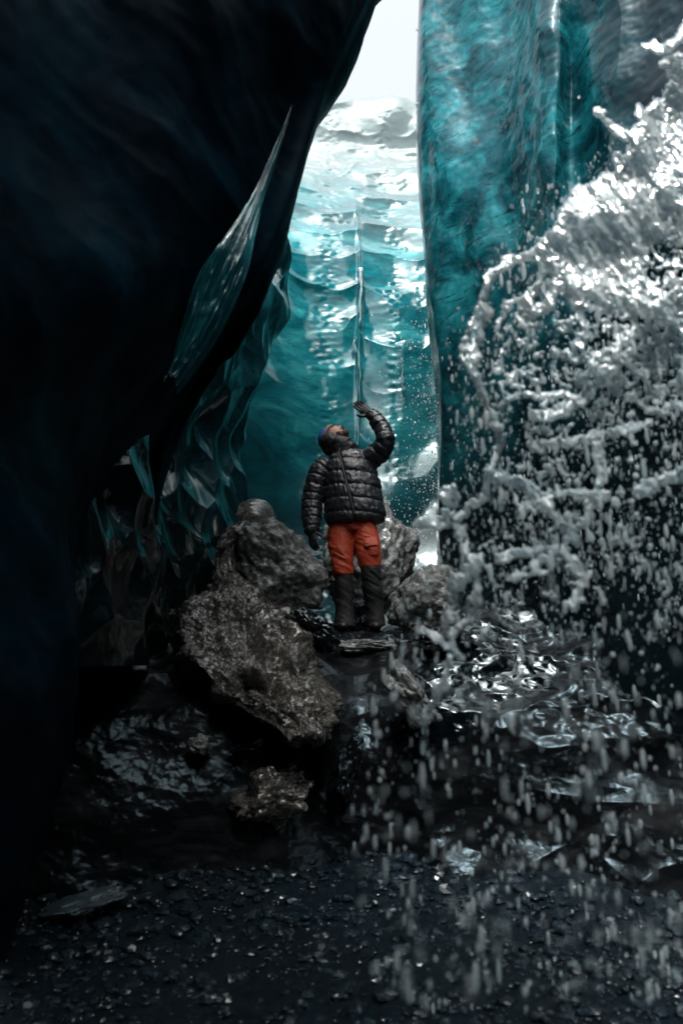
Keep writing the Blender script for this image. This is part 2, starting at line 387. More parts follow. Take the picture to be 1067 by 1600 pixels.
# ------------------------------------------------------------------ GROUND + LEDGE
GZ = -1.15
def gup(x, y): return (.16+.16*perlin(np.stack([x*1.3, y*.6, 0*x+2], 1)))*sstep(3.3, 4.5, y)
gx = np.linspace(-6, 6, 600); gy = np.linspace(-5, 8, 620)
X, Y = np.meshgrid(gx, gy); V = np.stack([X.ravel(), Y.ravel(), np.full(X.size, GZ)], 1)
V[:, 2] += .06*fbm(V*.8, 4) + .012*fbm(V*9, 3) + gup(V[:, 0], V[:, 1])
o = mesh_obj('ground', V, grid_faces(620, 600), M_MUD); tag(o, kind='structure')

rows = []
xs = [-500, -100, 120, 250, 340, 430, 500, 560, 610, 680, 780, 900, 1050, 1300, 1700]
def topy(px): return float(np.interp(px, [-500, 200, 340, 430, 500, 545, 600, 640, 700, 800, 950, 1100, 1700], [1000, 975, 960, 950, 960, 990, 988, 972, 945, 935, 940, 950, 960]))
prof = [(-200, 7.6, 'b'), (0, 6.3, 0), (0, 5.5, 8), (0, 5.1, 30), (0, 4.8, 75), (0, 4.6, 135), (0, 4.5, 210), (0, 4.42, 290), (0, 4.36, 360), (0, 4.3, 420), (0, 4.25, 500)]
for k, (_, D, dy) in enumerate(prof):
    r = []
    for px in xs:
        t = topy(px)
        if dy == 'b': p = P(px, t, 6.3) + np.array([0, 1.8, .05])
        else:
            yy = t + dy*((1390-t)/400 if dy <= 420 else 1)
            sq = 1 - .12*abs(px-560)/600
            p = P(px, yy, max(1.5, D*sq))
        r.append(p)
    rows.append(r)
NV, NU = 560, 760
G = net(rows, NV, NU); N = face_cam(G); V = G.reshape(-1, 3); n_ = N.reshape(-1, 3)
q = V*np.array([1.5, 1.5, 2.6]) + .6*np.stack([perlin(V*1.1), perlin(V*1.1+7), perlin(V*1.1+3)], 1)
f1, f2 = worley(q)
h = -.14*np.clip(1-f1, 0, 1)**1.1 + .12*fbm(V*1.1, 3, .4) + .012*ridged(V*np.array([1.8, 1.8, 4]), 2)
vv = np.repeat(np.linspace(0, 10, NV), NU)
flat = (1 - .75*sstep(.1, -.5, V[:, 0])*sstep(.3, -.3, V[:, 2])) * (1 - .75*np.exp(-((V[:, 0]-.18)/.35)**2)*np.exp(-((V[:, 1]-5.6)/.5)**2))
V = V + n_*(h*flat)[:, None]
rt_ = sstep(.25, .5, V[:, 0]+.2*perlin(V*2))*sstep(-.55, -.25, V[:, 2])
V = V + n_*(.004*fbm(V*12, 3)*(1-rt_) + rt_*(.045*fbm(V*np.array([2.6, 2.6, 3.4])+3, 3) + .012*ridged(V*np.array([5, 5, 8])+3, 2)))[:, None]
zf = P(565, 988, 5.6)[2]; wt = np.exp(-(((V[:, 0]-.16)/.42)**2 + ((V[:, 1]-5.62)/.38)**2)**2)
V[:, 2] = V[:, 2]*(1-wt) + (zf + .012*fbm(V*9, 3) + .010*fbm(V*26, 2))*wt
fl_ = grid_faces(NV, NU)
o = mesh_obj('ice_ledge', V, fl_, M_BLACK); o.data.materials.append(M_SLICK)
o.data.polygons.foreach_set('material_index', ((rt_*(.56+perlin(V*np.array([2.2, 2.2, 4])+6)))[fl_].mean(1) > .5).astype(np.int32))
tag(o, 'wet black ice ledge the person stands on, dropping in waves to the gravel floor', 'ice ledge')
LEDGE = V.copy()

# added unseen shell round the camera: blocks sky light, holed to light the splash
rows = []
for ang in np.linspace(-10, 100, 9):
    a = R(ang); r = []
    for xx in np.linspace(-7, 7, 9):
        yy = 2.4 - 6.6*math.cos(a) if ang < 90 else 2.4+ .02*(ang-90)
        zz = -1.2 + 7.4*math.sin(max(a, 0)) if ang > 0 else -1.6
        r.append(np.array([xx, yy, zz]))
    rows.append(r)
G = net(rows, 160, 200); V = G.reshape(-1, 3); V = V + .3*np.stack([fbm(V*.5, 3), fbm(V*.5+5, 3), fbm(V*.5+9, 3)], 1)
fc = grid_faces(160, 200); cc = V[fc].mean(1); wob = .4*perlin(cc*.7)
fc = fc[~((cc[:, 0] < 3+wob) & (((cc[:, 0] > .05+.5*wob) & (cc[:, 1] > -2.0+wob)) | ((cc[:, 0] > -1.3+.5*wob) & (cc[:, 1] > .2+wob))) & (cc[:, 2] > 3.2+wob))]
o = mesh_obj('sky_light_blocker', V, fc, M_LEFT); tag(o, kind='structure')

# ------------------------------------------------------------------ BOULDERS
def sphere_pts(n):
    bm = bmesh.new(); bmesh.ops.create_icosphere(bm, subdivisions=n, radius=1)
    v = np.array([x.co[:] for x in bm.verts]); f = np.array([[w.index for w in p.verts] for p in bm.faces]); bm.free()
    return v, f
ICO = {k: sphere_pts(k) for k in (1, 2, 3, 6)}
def rock(name, c, rad, mat, rot=0, seed=0, rough=.22, angular=.5, sub=6, fine=.05, parent=None):
    v, f = ICO[sub]; v = v.copy()
    rg = np.random.default_rng(seed)
    for k in range(12):                          # plane cuts give facets
        d = rg.normal(size=3); d /= np.linalg.norm(d); lim = rg.uniform(.72, .95)
        s = v@d; over = np.maximum(s-lim, 0); v = v - d*(over*angular*1.7)[:, None].clip(0, 1)
    off = seed*3.7
    v = v*(1 + rough*fbm(v*1.6+off, 3) + fine*fbm(v*8+off, 4) )[:, None]
    v = v*np.array(rad); a = rot
    Rm = np.array([[math.cos(a), 0, math.sin(a)], [0, 1, 0], [-math.sin(a), 0, math.cos(a)]])
    v = v@Rm.T
    if parent is None: v = v + np.array(c)
    base = np.array(c) - np.array([0, 0, 0])
    return mesh_obj(name, v, f, mat, parent)
GB = 'gritty grey boulders around the ledge'
o = rock('boulder', P(432, 888, 5.15), (.42, .40, .33), M_ROCK, R(35), 3, .2, .5)
tag(o, 'large grey gritty boulder on the left of the ledge beside the hanging gloved hand', 'boulder', GB)
o = rock('boulder', P(570, 880, 6.75), (.50, .45, .62), M_ROCK2, R(8), 5, .22, .4)
tag(o, 'tall pale ice-crusted boulder directly behind the orange trousers', 'boulder', GB)
o = rock('boulder', P(668, 942, 5.7), (.34, .3, .30), M_ROCK, R(-38), 8, .2, .6)
tag(o, 'slanting grey boulder right of the boots beside the falling water', 'boulder', GB)
o = rock('boulder', P(562, 975, 6.1), (.16, .2, .24), M_BLACK, R(5), 9, .2, .6)
tag(o, 'small black boulder seen between the two trouser legs', 'boulder', GB)

# muddy drape of silt ice
dr = [ # y, x0, x1, D
 (812, 372, 398, 5.15), (845, 343, 374, 5.05), (880, 331, 372, 4.95), (915, 320, 415, 4.8), (945, 262, 462, 4.65), (980, 245, 490, 4.5), (1020, 258, 500, 4.35),
 (1060, 290, 515, 4.25), (1095, 325, 535, 4.18), (1130, 400, 530, 4.15), (1160, 450, 500, 4.15)]
rows = []
for y, x0, x1, D in dr:
    r = []
    for k in range(9):
        t = k/8; r.append(P(x0+(x1-x0)*t, y, D - .20*math.sin(math.pi*t)**.7 + (.32 if k in (0, 8) else 0)))
    rows.append(r)
rows = [[p+np.array([0, .45, -.02]) for p in rows[0]]] + rows + [[p+np.array([0, .5, 0]) for p in rows[-1]]]
NV, NU = 360, 260
G = net(rows, NV, NU); N = face_cam(G); V = G.reshape(-1, 3); n_ = N.reshape(-1, 3)
mu = np.tile(np.linspace(0, 1, NU), NV); mv = np.repeat(np.linspace(0, 1, NV), NU)
V = V - n_*(.22*np.exp(-((mu-.45)/.26)**2-((mv-.66+.10*(mu-.5)+.02*np.sin(mu*19))/.035)**2) + .12*np.exp(-((mu-.78)/.12)**2-((mv-.80)/.04)**2))[:, None]
V = V + n_*(.10*fbm(V*2.6, 3) - .10*np.clip(1-worley(V*3.2+.3*perlin(V*3)[:, None])[0], 0, 1) + .025*fbm(V*9, 3) + .014*fbm(V*24, 4, .7))[:, None]
o = mesh_obj('silt_mound', V, grid_faces(NV, NU), M_SILT)
tag(o, 'brown silt-covered ice mound spilling down to the left below the large boulder', 'ice mound')

def chunk(px, py, D, rad, rot, seed, mat, label):
    o = rock('ice_chunk', P(px, py, D), rad, mat, rot, seed, .35, .6)
    tag(o, label, 'ice chunk', 'ice chunks frozen into the dark ledge face')
chunk(425, 1245, 4.25, (.24, .2, .16), R(-15), 21, M_SILT, 'brown glinting ice chunk low on the ledge face above the gravel')
chunk(540, 1215, 4.3, (.09, .14, .24), R(15), 23, M_BLACK, 'narrow upright glassy ice chunk low on the ledge face')
chunk(312, 1165, 4.2, (.07, .08, .06), R(10), 25, M_ROCK2, 'tiny pale ice chunk at the left foot of the silt mound')
chunk(640, 1085, 4.35, (.10, .12, .22), R(-35), 27, M_ROCK2, 'slanting pale ice chunk just below the right boot')
chunk(690, 1000, 4.75, (.22, .2, .10), R(8), 28, M_BLACK, 'broad glassy black ice chunk on the right of the ledge')

chunk(563, 1012, 5.22, (.26, .20, .06), R(3), 37, M_ROCK2, 'flat gritty grey stone just in front of the boots')
chunk(487, 982, 4.62, (.23, .16, .10), R(38), 31, M_SLICK, 'smooth glassy black ice lobe between the silt mound and the boots')
chunk(128, 1412, 3.75, (.26, .16, .035), R(-12), 33, M_SLAB, 'thin pale bluish ice slab lying on the gravel at the far left')
chunk(400, 1160, 4.28, (.17, .12, .035), R(-22), 35, M_SLICK, 'thin glassy ice flake catching light just below the silt mound')
# ------------------------------------------------------------------ GRAVEL
v1, f1_ = ICO[2]
def scatter(pos, rad, rots, squash, tmpl=(v1, f1_), jitter=.18, seed=1):
    tv, tf = tmpl; n = len(pos); rg = np.random.default_rng(seed)
    A = np.repeat(tv[None], n, 0)*(1 + jitter*rg.normal(size=(n, len(tv), 1)).clip(-2, 2)) if jitter else np.repeat(tv[None], n, 0)
    A = A*np.asarray(squash)[:, None, :]*np.asarray(rad)[:, None, None]
    c, s = np.cos(rots), np.sin(rots)
    x = A[..., 0]*c[:, None]-A[..., 1]*s[:, None]; y = A[..., 0]*s[:, None]+A[..., 1]*c[:, None]
    A[..., 0] = x; A[..., 1] = y
    A = A + pos[:, None, :]
    Fc = (tf[None] + (np.arange(n)*len(tv))[:, None, None]).reshape(-1, 3)
    return A.reshape(-1, 3), Fc
n = 15000
gxp = RNG.uniform(-2.6, 2.6, n); gyp = RNG.uniform(1.4, 4.6, n)
dens = fbm(np.stack([gxp*1.2, gyp*1.2, 0*gxp], 1), 3)
keep = (dens + RNG.normal(0, .3, n)) > -.15 - .3*(gxp < -.2); gxp, gyp = gxp[keep], gyp[keep]; n = len(gxp)
rad = .0045 + .032*RNG.random(n)**7 + .010*RNG.random(n)**2
pz = GZ + .06*fbm(np.stack([gxp, gyp, np.full(n, GZ)], 1)*.8, 4) + gup(gxp, gyp); rad = rad*(1+1.3*sstep(3.6, 4.4, gyp)*RNG.random(n)**3)
A, Fc = scatter(np.stack([gxp, gyp, pz+rad*.2], 1), rad, RNG.uniform(0, 6.28, n), np.stack([RNG.uniform(.8, 1.4, n), RNG.uniform(.7, 1.1, n), RNG.uniform(.4, .8, n)], 1), jitter=.10)
o = mesh_obj('gravel', A, Fc, M_GRAVEL, smooth=False); tag(o, 'wet dark gravel covering the cave floor at the bottom', 'gravel', kind='stuff')

# ------------------------------------------------------------------ PERSON
def frame_loft(secs, n=20):
    """closed tube through (centre, rx, ry, right) sections"""
    cs = [np.array(a[0], float) for a in secs]; V = []; m = len(secs)
    for i, (c, rx, ry, rt) in enumerate(secs):
        t = cs[min(i+1, m-1)] - cs[max(i-1, 0)]; t /= np.linalg.norm(t)
        r = np.array(rt, float); r = r - t*(r@t); r /= np.linalg.norm(r); f = np.cross(t, r)
        a = np.linspace(0, 2*math.pi, n, endpoint=False)
        V.append(np.array(c)[None] + np.cos(a)[:, None]*r*rx + np.sin(a)[:, None]*f*ry)
    t0 = cs[0]-cs[1]; t0 /= np.linalg.norm(t0); t1 = cs[-1]-cs[-2]; t1 /= np.linalg.norm(t1)
    V = np.concatenate(V + [np.array([cs[0]+t0*min(secs[0][1:3])*.35]), np.array([cs[-1]+t1*min(secs[-1][1:3])*.35])])
    Fs = [[i*n+j, i*n+(j+1) % n, (i+1)*n+(j+1) % n, (i+1)*n+j] for i in range(m-1) for j in range(n)]
    Fs += [[(j+1) % n, j, m*n] for j in range(n)] + [[(m-1)*n+j, (m-1)*n+(j+1) % n, m*n+1] for j in range(n)]
    return V, Fs
def smooth_loft(secs, k=5, n=20):
    A = np.array([list(c)+[rx, ry]+list(rt) for c, rx, ry, rt in secs], float)
    B = cr(A, (len(secs)-1)*k+1)
    return frame_loft([(b[:3], abs(b[3]), abs(b[4]), b[5:8]) for b in B], n)
def caps(p0, p1, r0, r1, n=14):
    p0, p1 = np.array(p0, float), np.array(p1, float); t = p1-p0; L = np.linalg.norm(t); t /= L
    rt = np.cross(t, [.3, .9, .2]); secs = []
    for a in np.linspace(80, 0, 4): secs.append((p0 - t*r0*math.sin(R(a)), r0*math.cos(R(a)), r0*math.cos(R(a)), rt))
    for a in np.linspace(0, 80, 4): secs.append((p1 + t*r1*math.sin(R(a)), r1*math.cos(R(a)), r1*math.cos(R(a)), rt))
    return frame_loft(secs, n)
def ellip(c, ax, rad, sub=3):
    v, f = ICO[sub]; return np.array(c) + (v*np.array(rad))@np.array(ax), [list(map(int, q)) for q in f]
def fuse(name, parts, voxel, mat, parent, smooth=4, disp=None):
    """union of closed shapes grown into one continuous skin"""
    vs, fs, o_ = [], [], 0
    for v, f in parts:
        vs.append(v); fs += [[i+o_ for i in q] for q in f]; o_ += len(v)
    me = bpy.data.meshes.new('tmp'); me.from_pydata(np.concatenate(vs).tolist(), [], fs)
    ob = bpy.data.objects.new('tmp', me); COL.objects.link(ob)
    bm = bmesh.new(); bm.from_mesh(me); bmesh.ops.recalc_face_normals(bm, faces=bm.faces); bm.to_mesh(me); bm.free()
    m = ob.modifiers.new('r', 'REMESH'); m.mode = 'VOXEL'; m.voxel_size = voxel; m.use_smooth_shade = True
    if smooth:
        m = ob.modifiers.new('s', 'SMOOTH'); m.factor = .5; m.iterations = smooth
    dg = bpy.context.evaluated_depsgraph_get(); ev = ob.evaluated_get(dg); out = bpy.data.meshes.new_from_object(ev)
    bpy.data.objects.remove(ob); bpy.data.meshes.remove(me)
    if disp:
        n = len(out.vertices); co = np.empty(n*3, np.float32); out.vertices.foreach_get('co', co); co = co.reshape(-1, 3).astype(float)
        no = np.empty(n*3, np.float32); out.vertex_normals.foreach_get('vector', no); no = no.reshape(-1, 3)
        co = co + no*disp(co, no)[:, None]; out.vertices.foreach_set('co', co.astype(np.float32).ravel()); out.update()
    out.polygons.foreach_set('use_smooth', np.full(len(out.polygons), True)); out.name = name
    out.materials.clear(); out.materials.append(mat)
    o = bpy.data.objects.new(name, out); COL.objects.link(o)
    if parent: o.parent = parent
    return o

M_SKIN = plain('skin', (.42, .22, .15), .5, .1, 90, .12); M_SKIN.node_tree.nodes['Principled BSDF'].inputs['Subsurface Weight'].default_value = .1
M_DOWN = plain('down_nylon', (.011, .014, .019), .42, .3, 60, .3, Coat_Weight=.15, Coat_Roughness=.3)
M_YOKE = plain('matte_nylon', (.008, .009, .012), .6, .2, 70, .2)
M_ORANGE = plain('orange_canvas', (.34, .038, .011), .65, .25, 120, .14)
M_DARKC = plain('charcoal_canvas', (.007, .008, .010), .7, .3, 90, .3)
M_BOOT = plain('brown_leather', (.018, .010, .008), .45, .3, 80, .3)
M_GLOVE = plain('glove_knit', (.010, .012, .015), .55, .4, 110, .3)
M_BLUE = plain('blue_knit', (.01, .12, .42), .7, .5, 140, .2)
M_TAN = plain('tan_band', (.22, .12, .065), .7, .4, 120, .25)
M_BEARD = plain('beard_hair', (.035, .018, .010), .6, .6, 180, .4)
M_LOGO = plain('white_thread', (.75, .77, .78), .5)
DP = 5.6
RX = (1, 0, 0); foot = P(565, 988, DP)
off = np.array([foot[0], foot[1], foot[2]])
root = empty('person', off)
tag(root, 'person in black puffy jacket and orange trousers, head tilted back, one gloved hand raised', 'person')
def Q(px, py, dD=0.): return P(px, py, DP+dD) - off
# head frame
hu = np.array([-.86, .36, .36]); hu /= np.linalg.norm(hu)
hf = np.array([.42, -.34, .84]); hf -= hu*(hf@hu); hf /= np.linalg.norm(hf)
hs_ = np.cross(hf, hu)
HC = Q(522, 684)
def H(s, f, u): return HC + s*hs_ + f*hf + u*hu
def head_pts():
    v, f = ICO[6] if False else sphere_pts(5); p = v*np.array([.076, .098, .118])
    s, fw, u = p[:, 0], p[:, 1], p[:, 2]
    jaw = sstep(0, -.11, u); s = s*(1-.28*jaw); fw = fw - .012*jaw*(fw > 0)
    fr = sstep(.02, .08, fw)
    g = lambda a, b, ra, rb: np.exp(-((s-a)/ra)**2 - ((u-b)/rb)**2)
    fw = fw - fr*.010*(g(.031, .004, .017, .013)+g(-.031, .004, .017, .013))          # sockets
    fw = fw + fr*.005*(g(.031, .002, .010, .007)+g(-.031, .002, .010, .007))          # lids
    fw = fw + fr*.007*np.exp(-((u-.024)/.010)**2)*np.exp(-(s/.045)**2)                # brow
    fw = fw + fr*(.026*g(0, -.030, .012, .014) + .013*g(0, -.008, .008, .022) + .006*g(.011, -.034, .007, .007)+.006*g(-.011, -.034, .007, .007))
    fw = fw + fr*(.008*g(0, -.058, .022, .006) + .009*g(0, -.070, .020, .007) - .006*g(0, -.064, .024, .003))
    fw = fw + fr*.010*g(0, -.098, .022, .016) + fr*.005*(g(.042, -.02, .02, .02)+g(-.042, -.02, .02, .02))
    return np.array(HC) + s[:, None]*hs_ + fw[:, None]*hf + u[:, None]*hu, [list(map(int, q)) for q in f]
# joints
shR, elR, wrR = Q(505, 733, .0), Q(487, 785, .02), Q(488, 827, -.05)       # hanging arm (viewer's left)
shL, elL, wrL = Q(577, 716, -.02), Q(603, 690, -.16), Q(580, 648, -.10)     # raised arm
pel = Q(552, 822, .02); chest = Q(543, 740, .03); nk = Q(537, 706, .03)
parts = [head_pts(), caps(nk, H(0, -.02, -.06), .062, .058), smooth_loft([(pel-np.array([0, 0, .05]), .15, .10, RX), (pel, .16, .11, RX), (Q(549, 780), .14, .10, RX), (chest, .17, .11, RX), (Q(541, 722, .03), .17, .09, RX), (nk, .06, .06, RX)]),
         caps(shR, elR, .052, .042), caps(elR, wrR, .042, .024), caps(shL, elL, .052, .042), caps(elL, wrL, .042, .024)]
for hx, kx, ax_, kd in ((534, 536, 539, -.03), (568, 579, 586, -.06)):
    parts += [caps(Q(hx, 828), Q(kx, 900, kd), .078, .055), caps(Q(kx, 900, kd), Q(ax_, 975), .052, .038), caps(Q(ax_, 975), Q(ax_, 981, -.05), .03, .02)]
for w_, d_ in ((wrR, np.array([.05, -.1, -1])), (wrL, np.array([-.72, 0, .62]))):
    d_ = d_/np.linalg.norm(d_); parts.append(caps(w_, w_+d_*.05, .022, .012))
body = fuse('body', parts, .0052, M_SKIN, root, 2)
# eyes brows closed lids: brows and beard as hair
fuse('eyebrow', [caps(H(.016, .097, .026), H(.046, .086, .026), .005, .004)], .003, M_BEARD, root, 1)
fuse('eyebrow', [caps(H(-.016, .097, .026), H(-.046, .086, .026), .005, .004)], .003, M_BEARD, root, 1)
ax = np.stack([hs_, hf, hu])
def hairn(V, N): return .004*fbm((V+3)*70, 2)
fuse('beard', [ellip(H(0, .052, -.092), ax, (.048, .042, .030)), ellip(H(.045, .03, -.062), ax, (.018, .035, .042)), ellip(H(-.045, .03, -.062), ax, (.018, .035, .042)),
               caps(H(.026, .094, -.054), H(0, .108, -.049), .005, .006), caps(H(-.026, .094, -.054), H(0, .108, -.049), .005, .006)], .004, M_BEARD, root, 1, hairn)
fuse('beanie', [ellip(H(0, -.020, .046), ax, (.090, .106, .103))], .005, M_BLUE, root, 2, lambda V, N: .0015*np.sin((V@hs_)*700))
# band across the brow
bs = []
for a in np.linspace(-100, 100, 17): bs.append((H(.090*math.sin(R(a)), .104*math.cos(R(a))-.004, .052+.004*math.cos(R(a))), .017, .006, hu))
fuse('headband', [frame_loft(bs, 12)], .004, M_TAN, root, 2)

# jacket
tor = [(Q(556, 817, -.01), .238, .175, RX), (Q(555, 806, -.01), .255, .190, RX), (Q(552, 785, -.01), .248, .188, RX), (Q(549, 760, 0), .245, .180, RX), (Q(545, 738, .01), .235, .170, RX), (Q(542, 722, .02), .205, .150, RX), (Q(539, 711, .03), .145, .125, RX), (Q(537, 702, .02), .105, .110, RX)]
armR = [(Q(514, 727, .03), .09, .10, RX), (Q(502, 738, .02), .098, .10, RX), (Q(493, 760, .01), .092, .095, RX), (Q(488, 785, .01), .088, .090, RX), (Q(487, 808, -.02), .080, .082, RX), (Q(487, 826, -.05), .066, .068, RX), (Q(488, 833, -.06), .052, .052, RX)]
UPV = (0, 1, 0)
armL = [(Q(562, 724, .02), .10, .10, UPV), (Q(579, 716, -.02), .10, .098, UPV), (Q(594, 705, -.08), .092, .090, UPV), (Q(602, 691, -.15), .080, .078, UPV), (Q(600, 676, -.15), .070, .070, UPV), (Q(592, 662, -.12), .068, .066, UPV), (Q(583, 650, -.10), .058, .056, UPV), (Q(578, 645, -.09), .046, .046, UPV)]
cR = np.array([a[0] for a in armR]); cL = np.array([a[0] for a in armL]); cT = np.array([a[0] for a in tor])
def along(V, C):
    best = np.full(len(V), 9.); par = np.zeros(len(V)); L = 0
    for a, b in zip(C[:-1], C[1:]):
        d = b-a; l = np.linalg.norm(d); t = np.clip(((V-a)@d)/l**2, 0, 1); dist = np.linalg.norm(V-a-t[:, None]*d, axis=1)
        k = dist < best; best[k] = dist[k]; par[k] = L + t[k]*l; L += l
    return best, par
def puff(V, N):
    dT, pT = along(V, cT); dR, pR = along(V, cR); dL, pL = along(V, cL)
    arm = (np.minimum(dR, dL) < .125) & (np.abs(V[:, 0]-cT[3][0]) > .17)
    par = np.where(arm, np.where(dR < dL, pR, pL)/.078, (V[:, 2]-cT[0][2]+.05*(V[:, 0]-cT[0][0])+.06)/.118)
    q = par - np.floor(par); dist = np.minimum(q, 1-q)
    sp = np.where(arm, .9, 1.)
    h = .014*sp*(1-np.exp(-(dist/.15)**1.3)) - .008 + .004*sstep(.2,.6,perlin(V*6+2))
    zipx = np.interp(V[:, 2], [cT[0][2], cT[-1][2]], [Q(553, 815)[0], Q(527, 705)[0]])
    fr = (V[:, 1] < cT[0][1]) & ~arm
    h = h - fr*.014*np.exp(-((V[:, 0]-zipx)/.011)**2)
    # pull folds: radial creases from the seams
    wv = np.stack([V[:, 0]*26+V[:, 2]*14, V[:, 1]*9, V[:, 2]*9-V[:, 0]*9], 1)
    h = h + .0062*ridged(wv*.8, 2)*np.exp(-(dist/.40)**2) + .003*perlin(V*34) + .006*perlin(V*9)
    return h
jk = fuse('jacket', [smooth_loft(tor, 5, 32), smooth_loft(armR, 5, 24), smooth_loft(armL, 5, 24)], .0062, M_DOWN, root, 5, puff)
zp = [(np.array([np.interp(t, [0, 1], [Q(553, 815)[0], Q(528, 707)[0]]), 0, 0])) for t in np.linspace(0, 1, 12)]
# zip flap laid on the jacket front
def front(xx, zz, extra=.004):
    me = jk.data; n = len(me.vertices); co = np.empty(n*3, np.float32); me.vertices.foreach_get('co', co); co = co.reshape(-1, 3)
    k = (np.abs(co[:, 0]-xx) < .012) & (np.abs(co[:, 2]-zz) < .012)
    return np.array([xx, co[k, 1].min()-extra if k.any() else -.17, zz])
zz = np.linspace(Q(553, 813)[2], Q(527, 709)[2], 26); xx = np.interp(zz, [zz[0], zz[-1]], [Q(553, 813)[0], Q(528, 708)[0]])
zpt = [front(a, b, .000) for a, b in zip(xx, zz)]
ya = np.convolve(np.pad([p[1] for p in zpt], 2, 'edge'), np.ones(5)/5, 'valid')
zip_ = fuse('zip_flap', [frame_loft([(np.array([p[0], y_, p[2]]), .011, .006, RX) for p, y_ in zip(zpt, ya)], 10)], .0035, M_YOKE, jk, 1)
# shoulder yokes in plain fabric and the small embroidered mark
def patch(x0, x1, z0, z1, name, mat, parent, th=.004, n=14):
    r = []
    for b in np.linspace(z0, z1, n): r.append([front(a, b, th) for a in np.linspace(x0, x1, n)])
    return r
lc = (Q(556, 715)[0], Q(556, 715)[2])
arcs = []
for rr_ in (.009, .018, .027):
    secs = [(front(lc[0]-.014+rr_*math.sin(R(a))*1.25, lc[1]-.006+rr_*math.cos(R(a))*.9, .005), .0036, .0036, UPV) for a in np.linspace(0, 88, 6)]
    arcs.append(frame_loft(secs, 8))
for k_ in range(2):
    z_ = lc[1]+.006-.010*k_; arcs.append(frame_loft([(front(lc[0]-.044+.007*j, z_, .005), .0030, .0030, UPV) for j in range(4)], 8))
fuse('chest_emblem', arcs, .0022, M_LOGO, jk, 0)
# hood and high collar round the chin
def hoodn(V, N): return .006*ridged((V+2)*np.array([16, 9, 12]), 2)
fuse('hood', [ellip(H(0, -.045, .005), ax, (.112, .100, .100)), smooth_loft([(Q(538, 712, .02), .135, .125, RX), (Q(537, 703, .01), .128, .122, RX), (Q(536, 695, .0), .118, .118, RX), (Q(537, 689, -.0), .092, .10, RX)], 4, 24),
              caps(Q(515, 702, .0), Q(545, 697, -.06), .055, .050), ellip(H(.0, -.03, -.07), ax, (.10, .07, .07))], .006, M_YOKE, jk, 4, hoodn)
tog = fuse('cord_toggle', [caps(Q(530, 700, -.14), Q(531, 705, -.155), .006, .005)], .003, M_DARKC, jk, 0)

# trousers
def leg(xs_, up=True):
    return [(Q((a+b)/2, y, d), (b-a)/2*.0054, (b-a)/2*.0054*1.05, RX) for y, a, b, d in xs_]
l1 = [(800, 514, 556, 0), (822, 513, 552, 0), (850, 513, 552, -.02), (875, 518, 552, -.03), (899, 521, 552, -.03)]
l2 = [(800, 548, 588, 0), (822, 550, 588, -.01), (845, 552, 593, -.04), (868, 557, 595, -.07), (886, 562, 595, -.07)]
m1 = [(886, 521, 550, -.03), (910, 523, 551, -.03), (935, 524, 552, -.01), (958, 524, 553, .0), (979, 521, 555, .0)]
m2 = [(874, 561, 593, -.07), (895, 564, 595, -.07), (920, 567, 597, -.04), (950, 571, 599, -.01), (978, 572, 602, .0)]
def folds(V, N):
    return .008*ridged(np.stack([V[:, 0]*6, V[:, 1]*6, V[:, 2]*17+V[:, 0]*10], 1), 2) * (.4+sstep(-.1, .5, perlin(V*5))) - .003
tr = fuse('trousers', [smooth_loft(leg(l1)), smooth_loft(leg(l2)), smooth_loft([(Q(551, 800), .20, .14, RX), (Q(551, 815), .20, .14, RX), (Q(551, 832), .16, .12, RX)])], .0065, M_ORANGE, root, 5, folds)
lo1 = fuse('trouser_lower', [smooth_loft(leg(m1))], .0065, M_DARKC, tr, 4, folds)
lo2 = fuse('trouser_lower', [smooth_loft(leg(m2))], .0065, M_DARKC, tr, 4, folds)
pk = Q(582, 856, 0)
fuse('cargo_pocket', [smooth_loft([(Q(583, 868, -.165), .045, .02, RX), (Q(582, 858, -.165), .05, .026, RX), (Q(580, 847, -.150), .05, .024, RX)])], .005, M_ORANGE, tr, 3, folds)
fp = fuse('pocket_flap', [smooth_loft([(Q(581, 853, -.196), .056, .009, RX), (Q(580, 847, -.184), .056, .010, RX), (Q(579, 841, -.165), .054, .012, RX)])], .004, M_ORANGE, tr, 2)
fuse('snap_button', [ellip(Q(574, 849, -.202), np.eye(3), (.006, .004, .006), 2)], .002, M_DARKC, fp, 0)
for bx, dd in ((537, 0), (584, 0)):
    b0 = Q(bx, 974, .02); gz = 0
    bt = fuse('boot', [caps(b0+np.array([0, 0, .02]), np.array([b0[0], b0[1], .07]), .052, .055), ellip(np.array([b0[0], b0[1]-.02, .05]), np.eye(3), (.050, .10, .048)), ellip(np.array([b0[0]+.006*(1 if bx > 550 else -1), b0[1]-.12, .040]), np.eye(3), (.052, .085, .040))], .005, M_BOOT, root, 4)
    fuse('sole', [frame_loft([(np.array([b0[0], b0[1]-.02, z_]), .056, .125, RX) for z_ in (.0, .008, .018)], 24)], .005, M_DARKC, bt, 1)
